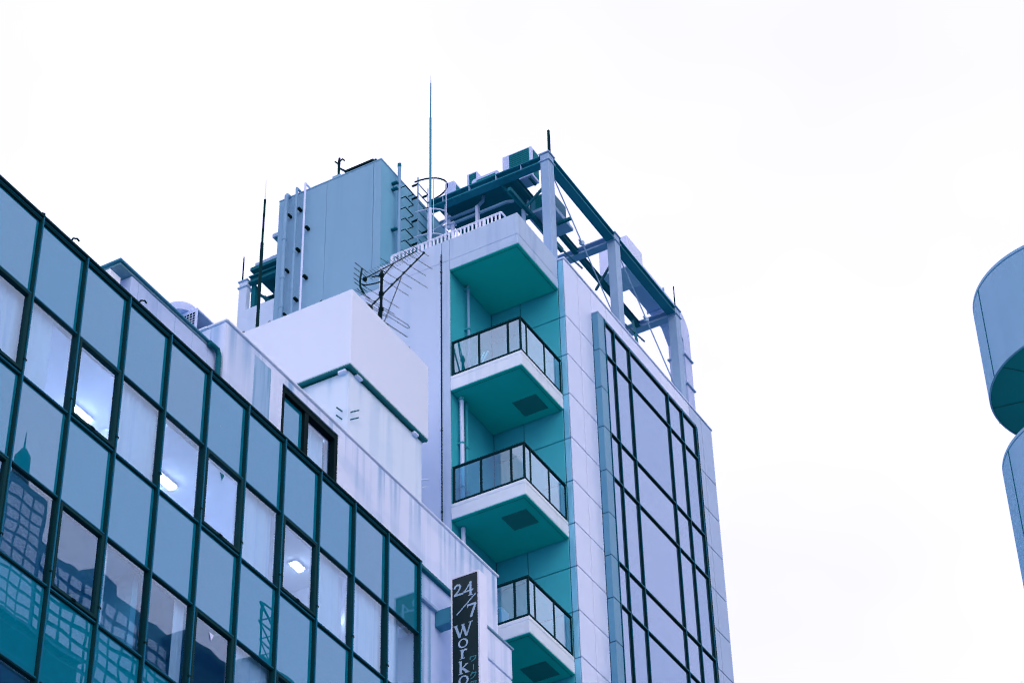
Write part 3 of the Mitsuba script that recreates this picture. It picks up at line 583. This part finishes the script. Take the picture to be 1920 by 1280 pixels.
# ---------------------------------------------------------------- white box on a weathered shaft, on the office roof
wb = thing('rooftop_house', 'smooth white rooftop box overhanging a weathered rendered shaft', 'rooftop house')
BX0, BX1, BY0, BY1, BZ0, BZ1 = 29.13, 31.92, 19.50, 23.6, 29.68, 31.49
part(wb, 'upper_box', bx(BX0, BX1, BY0, BY1, BZ0, BZ1, .012), BOXW)
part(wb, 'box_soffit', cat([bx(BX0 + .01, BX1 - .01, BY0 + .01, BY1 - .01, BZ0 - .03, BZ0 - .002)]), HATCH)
part(wb, 'drip_trim', cat([bx(BX0 + .02, BX1 - .02, BY0 + .02, BY0 + .05, BZ0 - .055, BZ0 - .031), bx(BX0 + .02, BX0 + .05, BY0 + .051, BY1, BZ0 - .055, BZ0 - .031)]), STEELD)
part(wb, 'shaft', bx(29.24, 31.84, 19.60, 23.4, 25.5, BZ0 - .06, .012), SHAFT)
part(wb, 'soffit_lamp', cat([bx(29.15, 29.30, 19.62, 19.80, BZ0 - .13, BZ0 - .05, .02)]), PIPEL)
part(wb, 'soffit_lamp', bx(29.42, 29.62, 19.52, 19.60, BZ0 - .09, BZ0 - .05, .01), PIPEL)
part(wb, 'soffit_lamp', bx(31.45, 31.62, 19.52, 19.62, BZ0 - .12, BZ0 - .05, .02), PIPEL)
for (x, y, z, dx, dy) in ((29.24, 19.72, 28.72, -.12, .05), (29.24, 19.72, 28.54, -.12, .05), (29.24, 19.72, 28.36, -.12, .05), (29.34, 19.60, 28.72, .07, -.14), (29.34, 19.60, 28.55, .07, -.14), (31.84, 19.60, 28.74, .10, -.08), (31.84, 19.60, 28.56, .10, -.08)):
    part(wb, 'step_iron', path([(x - dx * .1, y - dy * .1, z - .02), (x + dx, y + dy, z + .02)], .014, 6), STEELD if x < 31 else PIPEL)
part(wb, 'edge_bolt', cat([bx(BX0 + .02, BX0 + .06, y, y + .04, BZ1 + .001, BZ1 + .04) for y in (20.2, 21.4, 22.0)] + [bx(x, x + .05, BY0 + .02, BY0 + .06, BZ1 + .001, BZ1 + .035) for x in (30.4, 31.2)]), DARK)

# ---------------------------------------------------------------- television antenna on the white box
an = thing('television_antenna', 'dark television antenna mast with two arrays on the white rooftop box', 'antenna')
AX, AY = 31.70, 20.5
part(an, 'mast', tube((AX, AY, 31.45), (AX, AY, 34.27), .030, 8), BLACK)
part(an, 'mast_clamp', cat([bx(AX - .045, AX + .045, AY - .045, AY + .045, z, z + .10, .015) for z in (34.12, 33.62, 33.2, 32.8)] + [tube((AX - .1, AY + .05, 32.8), (AX - .02, AY, 33.25), .03, 6)]), BLACK)
# upper array: boom along the y-x diagonal, many short elements
p0, p1 = np.array([31.28, 20.62, 33.83]), np.array([32.72, 20.30, 35.50])
part(an, 'upper_boom', tube(p0, p1, .012, 6), BLACK)
for t in np.linspace(.06, 1, 20):
    c = p0 + (p1 - p0) * t
    part(an, 'upper_element', tube(c + np.array([-.085, .05, .055]), c + np.array([.085, -.05, -.055]), .0045, 5), DARK)
part(an, 'upper_stay', path([p0 + (p1 - p0) * .12 + [0, 0, -.06], p0 + (p1 - p0) * .35 + [.02, 0, -.16], p0 + (p1 - p0) * .55], .014, 6), BLACK)
part(an, 'upper_stay', path([(31.10, 20.62, 33.55), (31.28, 20.62, 33.64), (31.55, 20.56, 33.86), (AX, AY, 34.0)], .014, 6), BLACK)
part(an, 'reflector', cat([path([(31.14, 20.62, 33.98), (31.08, 20.62, 33.62), (31.10, 20.62, 33.45), (31.22, 20.6, 33.36)], .02, 6)] + [tube((31.08 + d - .14, 20.68, z + .06), (31.08 + d + .16, 20.55, z - .05), .008, 5) for d, z in ((.02, 33.98), (0, 33.83), (-.01, 33.68), (-.01, 33.55), (.02, 33.46), (.12, 33.36))]), DARK)
part(an, 'balun', bx(31.24, 31.33, 20.6, 20.68, 33.77, 33.86, .02), BLACK)
# lower array: long boom rising to the right with long elements
q0, q1 = np.array([31.33, 20.55, 33.04]), np.array([33.20, 20.40, 35.86])
part(an, 'lower_boom', tube(q0, q1, .017, 6), BLACK)
for t, L in ((0.02, .62), (.10, .70), (.2, .66), (.40, .60), (.50, .52), (.62, .86), (.745, .56), (.87, .60), (.995, .52)):
    c = q0 + (q1 - q0) * t
    part(an, 'lower_element', tube(c + np.array([-.62, .30, .16]) * L, c + np.array([.62, -.30, -.16]) * L, .0065, 5), DARK)
    part(an, 'element_clamp', bx(c[0] - .022, c[0] + .022, c[1] - .022, c[1] + .022, c[2] - .012, c[2] + .03, .005), DARK)
c = q0 + (q1 - q0) * .14 + np.array([.25, -.1, -.22])
part(an, 'folded_dipole', path([c + np.array([-.5, .22, .13]), c + np.array([.42, -.22, -.10]), c + np.array([.47, -.24, -.15]), c + np.array([.42, -.22, -.20]), c + np.array([-.5, .22, .04])], .0065, 5), DARK)
part(an, 'stay_arm', tube((32.40, 20.46, 34.62), (31.85, 20.52, 33.02), .010, 6), DARK)
part(an, 'feed_box', bx(31.26, 31.42, 20.5, 20.62, 32.95, 33.12, .03), BLACK)
part(an, 'stay_arm', tube((31.5, 20.6, 32.6), (AX, AY, 33.2), .016, 6), BLACK)
part(an, 'lower_element', tube((31.75, 20.55, 33.05), (32.4, 20.3, 32.92), .009, 5), DARK)

# ---------------------------------------------------------------- vertical sign
sg = thing('vertical_sign', 'tall dark vertical sign reading 24/7 Work, white casing, on the concrete facade', 'sign')
SX, SY0, SY1, SZ1, SZ0 = 29.70, 17.13, 17.69, 24.585, 17.0
part(sg, 'casing', cat([bx(SX + .004, SX + .25, SY0, SY1, SZ0, SZ1, .012)]), SIGNW)
part(sg, 'face_trim', cat([bx(SX - .012, SX + .006, SY0, SY0 + .035, SZ0, SZ1), bx(SX - .012, SX + .006, SY1 - .025, SY1, SZ0, SZ1), bx(SX - .012, SX + .006, SY0 + .035, SY1 - .025, SZ1 - .03, SZ1)]), SIGNW)
part(sg, 'face', bx(SX - .004, SX + .01, SY0 + .035, SY1 - .025, SZ0, SZ1 - .03), SIGNF)
part(sg, 'bracket_box', bx(SX + .02, SX + .23, SY1 + .001, 18.03, 23.74, 24.06, .01), BRACK)
part(sg, 'bracket_box', bx(SX + .02, SX + .23, SY1 + .001, 18.03, 22.1, 22.42, .01), BRACK)
def st(pts, w, cap='flat'): return LineString(pts).buffer(w / 2, cap_style=cap, join_style='mitre')
def ring(cx, cy, rx, ry, wx, wy):
    o = affinity.scale(Point(cx, cy).buffer(1, 24), rx, ry); i = affinity.rotate(affinity.scale(Point(cx, cy).buffer(1, 24), rx - wx, ry - wy), 18)
    return o.difference(i)
glyphs = {
 'digit': [unary_union([st([(.068, 24.345), (.085, 24.385), (.12, 24.408), (.165, 24.40), (.185, 24.365), (.172, 24.325)], .034), st([(.185, 24.372), (.17, 24.315), (.125, 24.262), (.068, 24.212)], .030), st([(.060, 24.208), (.244, 24.208)], .036), st([(.236, 24.20), (.246, 24.245)], .014)]),
           unary_union([st([(.385, 24.40), (.385, 24.125)], .042), st([(.395, 24.398), (.268, 24.226)], .022), st([(.256, 24.222), (.438, 24.222)], .030), st([(.345, 24.130), (.425, 24.130)], .016)]),
           unary_union([st([(.318, 23.935), (.492, 23.935)], .038), st([(.478, 23.935), (.43, 23.80), (.385, 23.685)], .042), st([(.322, 23.95), (.322, 23.89)], .015)])],
 'slash': [st([(.109, 23.815), (.487, 24.130)], .020)],
 'letter': [unary_union([st([(.085, 23.60), (.165, 23.352)], .046), st([(.165, 23.345), (.238, 23.585)], .022), st([(.225, 23.59), (.298, 23.352)], .044), st([(.298, 23.345), (.385, 23.60)], .022), st([(.050, 23.598), (.13, 23.598)], .015), st([(.345, 23.598), (.425, 23.598)], .015), st([(.195, 23.59), (.262, 23.59)], .013)]),
            ring(.229, 23.222, .097, .090, .036, .020),
            unary_union([st([(.208, 23.10), (.208, 22.925)], .042), st([(.165, 22.928), (.262, 22.928)], .015), st([(.165, 23.095), (.22, 23.095)], .015), st([(.215, 23.025), (.235, 23.070), (.262, 23.090), (.305, 23.078)], .030)]),
            unary_union([st([(.180, 22.885), (.180, 22.638)], .042), st([(.14, 22.64), (.222, 22.64)], .015), st([(.14, 22.878), (.19, 22.878)], .015), st([(.190, 22.725), (.292, 22.80)], .020), st([(.262, 22.804), (.325, 22.804)], .013), st([(.205, 22.745), (.312, 22.642)], .042), st([(.262, 22.640), (.345, 22.640)], .015)]),
            ring(.231, 22.505, .097, .090, .036, .020)],
 'small_character': [st([(.363, 22.855), (.363, 22.905), (.476, 22.905), (.470, 22.875), (.44, 22.84), (.385, 22.815)], .013), st([(.424, 22.752), (.423, 22.645)], .014),
            unary_union([st([(.402, 22.61), (.385, 22.575), (.358, 22.545)], .013), st([(.388, 22.588), (.472, 22.588), (.452, 22.535), (.41, 22.50), (.370, 22.485)], .013)]),
            unary_union([st([(.357, 22.425), (.478, 22.425), (.462, 22.395), (.43, 22.372)], .013), st([(.415, 22.405), (.41, 22.35), (.37, 22.31)], .013)])]}
fr_ = ((SX - .0042, SY1, 0), (0, -1, 0), (0, 0, 1), (-1, 0, 0))
for nm, polys in glyphs.items():
    for pg in polys:
        part(sg, nm, extr(pg, .004, fr_), LETTERK if nm.startswith('small') else LETTER)

# things kept on the balconies
bc = thing('folding_chair', 'white folding chair leaning behind the highest balcony glass', 'chair')
part(bc, 'frame', cat([bar((33.75, 19.62, 32.4), (33.95, 19.38, 33.2), .03, .03), bar((33.75, 19.5, 32.4), (33.95, 19.3, 33.2), .03, .03), bar((33.9, 19.66, 32.4), (33.8, 19.45, 33.0), .025, .025)]), WHITEM)
part(bc, 'back', cat([bar((33.78 + .04 * i, 19.6 - .045 * i, 32.55 + .15 * i), (33.78 + .04 * i, 19.48 - .035 * i, 32.55 + .15 * i), .02, .05) for i in range(4)]), WHITEM)
condenser(34.3, 34.62, 18.75, 19.45, 29.12, 29.85, 'balcony condenser behind the dark glass of the middle balcony', 'x')
condenser(33.75, 34.05, 19.0, 19.7, 26.0, 26.72, 'balcony condenser behind the glass of the lowest balcony', 'x')

# ---------------------------------------------------------------- stacked drums on a post at the right
dp = thing('drum_column', 'column of stacked round metal drums at the right edge', 'drum column')
S = 8.57; DX, DY, DR = 1.3195 * S, .2795 * S, .0703 * S
def drum(z0, z1):
    d = number(f'{dp}__drum')
    N = 64
    m = trimesh.creation.revolve([[DR - .01, z0], [DR, z0 + .004], [DR, z1 - .035], [DR - .006, z1 - .03], [DR - .006, z1 - .026], [DR, z1 - .022], [DR, z1 - .004], [DR - .01, z1], [0, z1]], sections=96)
    m.apply_translation((DX, DY, 0)); scene[d] = mikit.ply(m, DRUM, smooth=35)
    for a in np.radians([129.3 + 45 * q for q in range(8)]):
        part(d, 'seam', bar((DX + (DR + .0005) * math.cos(a), DY + (DR + .0005) * math.sin(a), z0 + .004), (DX + (DR + .0005) * math.cos(a), DY + (DR + .0005) * math.sin(a), z1 - .03), .006, .006), STEELD)
    def annulus(r0, r1, z, name, m_):
        mm = trimesh.creation.annulus(r_min=r0, r_max=r1, height=.01, sections=72); mm.apply_translation((DX, DY, z)); part(d, name, mm, m_, smooth=35)
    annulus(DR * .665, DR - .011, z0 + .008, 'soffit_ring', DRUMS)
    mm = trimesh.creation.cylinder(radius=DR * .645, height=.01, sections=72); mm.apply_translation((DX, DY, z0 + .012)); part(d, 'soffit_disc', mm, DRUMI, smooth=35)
    part(d, 'soffit_joint', cat([bar((DX + DR * .66 * math.cos(a), DY + DR * .66 * math.sin(a), z0 + .002), (DX + (DR - .012) * math.cos(a), DY + (DR - .012) * math.sin(a), z0 + .002), .006, .006) for a in np.radians([138, 100, 62, 180, 220, 270, 320, 20])]), HATCH)
drum(1.6 + S, 1.6 + 1.08 * S)
drum(1.6 + .80 * S, 1.6 + .942 * S)
part(dp, 'post', tube((DX, DY, 0), (DX, DY, 1.6 + 1.03 * S), .16, 24), DRUM, smooth=35)

# ---------------------------------------------------------------- buildings across the street, seen only in the window reflections
FYR = -30.0
fb = thing('far_tower', 'tall gridded tower with cupola, seen mirrored in the lower left windows', 'building')
part(fb, 'wall', bx(57, 72.3, FYR - 12, FYR, 0, 70.0), FARW)
part(fb, 'cupola', cat([tube((70.75, FYR - .6, 70.0), (70.75, FYR - .6, 71.9), .45, 14), tube((70.75, FYR - .6, 71.9), (70.75, FYR - .6, 72.4), .45, 14, .15)]), FARD)
part(fb, 'spire', tube((70.75, FYR - .6, 72.4), (70.75, FYR - .6, 73.4), .07, 6, .02), FARD)
for i in range(9):
    for j in range(20):
        x = 72.1 - .86 * (i + 1); z = 69.6 - .66 * (j + 1)
        part(fb, 'window', bx(x + .07, x + .79, FYR + .001, FYR + .03, z + .07, z + .57), FARG)
fb = thing('far_block', 'stepped lower block with window rows, seen mirrored beside the tower', 'building')
part(fb, 'wall', cat([bx(72.4, 77.0, FYR - 10, FYR - .3, 0, 67.9), bx(77.05, 78.6, FYR - 10, FYR - .2, 0, 68.9), bx(78.65, 92, FYR - 10, FYR - .3, 0, 68.3)]), FARW)
for i in range(13):
    for j in range(12):
        x = 72.6 + .86 * i; z = 67.4 - .72 * (j + 1)
        part(fb, 'window', bx(x + .09, x + .76, FYR - .19, FYR - .16, z + .10, z + .58), FARG)
fb = thing('far_dark_block', 'plain dark block, seen mirrored at the bottom left of the curtain wall', 'building')
part(fb, 'wall', bx(50, 66.4, FYR + 2.0, FYR + 8, 0, 55.2), FARD)
part(fb, 'roof_edge', bx(49.9, 66.5, FYR + 1.9, FYR + 8.1, 55.2, 55.35), FARW)
for z in np.arange(44, 55, 1.2): part(fb, 'seam', bx(50, 66.4, FYR + 7.999, FYR + 8.02, z, z + .06), FARW)
fb = thing('far_roof_house', 'dark roof house with thin roof slab, seen mirrored in the lower windows', 'building')
part(fb, 'wall', bx(83.0, 87.5, FYR - 6, FYR + 1, 0, 67.2), FARD)
part(fb, 'roof', bx(82.4, 88, FYR - 6, FYR + 1.5, 67.6, 67.9), FARD)
part(fb, 'gable', extr(Polygon([(87.4, 0), (87.4, 68.2), (89.5, 70.2), (95.5, 70.0), (97, 68), (97, 0)]), 6.0, ((0, FYR + .8, 0), (1, 0, 0), (0, 0, 1), (0, -1, 0))), FARD)
fb = thing('far_lattice_mast', 'lattice mast on a roof, seen mirrored in the lower windows', 'mast')
x0, x1, z0, z1 = 90.2, 91.9, 69.5, 74.2
for x in (x0, x1):
    part(fb, 'leg', bar((x, FYR, z0), (x + (.3 if x == x0 else -.3), FYR, z1), .10, .10), FARD)
for i in range(4):
    za, zb_ = z0 + (z1 - z0) * i / 4, z0 + (z1 - z0) * (i + 1) / 4
    for p_, q_ in (((x0, FYR, za), (x1, FYR, zb_)), ((x1, FYR, za), (x0, FYR, zb_)), ((x0, FYR, zb_), (x1, FYR, zb_))): part(fb, 'lattice_bar', bar(p_, q_, .07, .07), FARD)

scene = {k: v for k, v in scene.items() if v is not None}
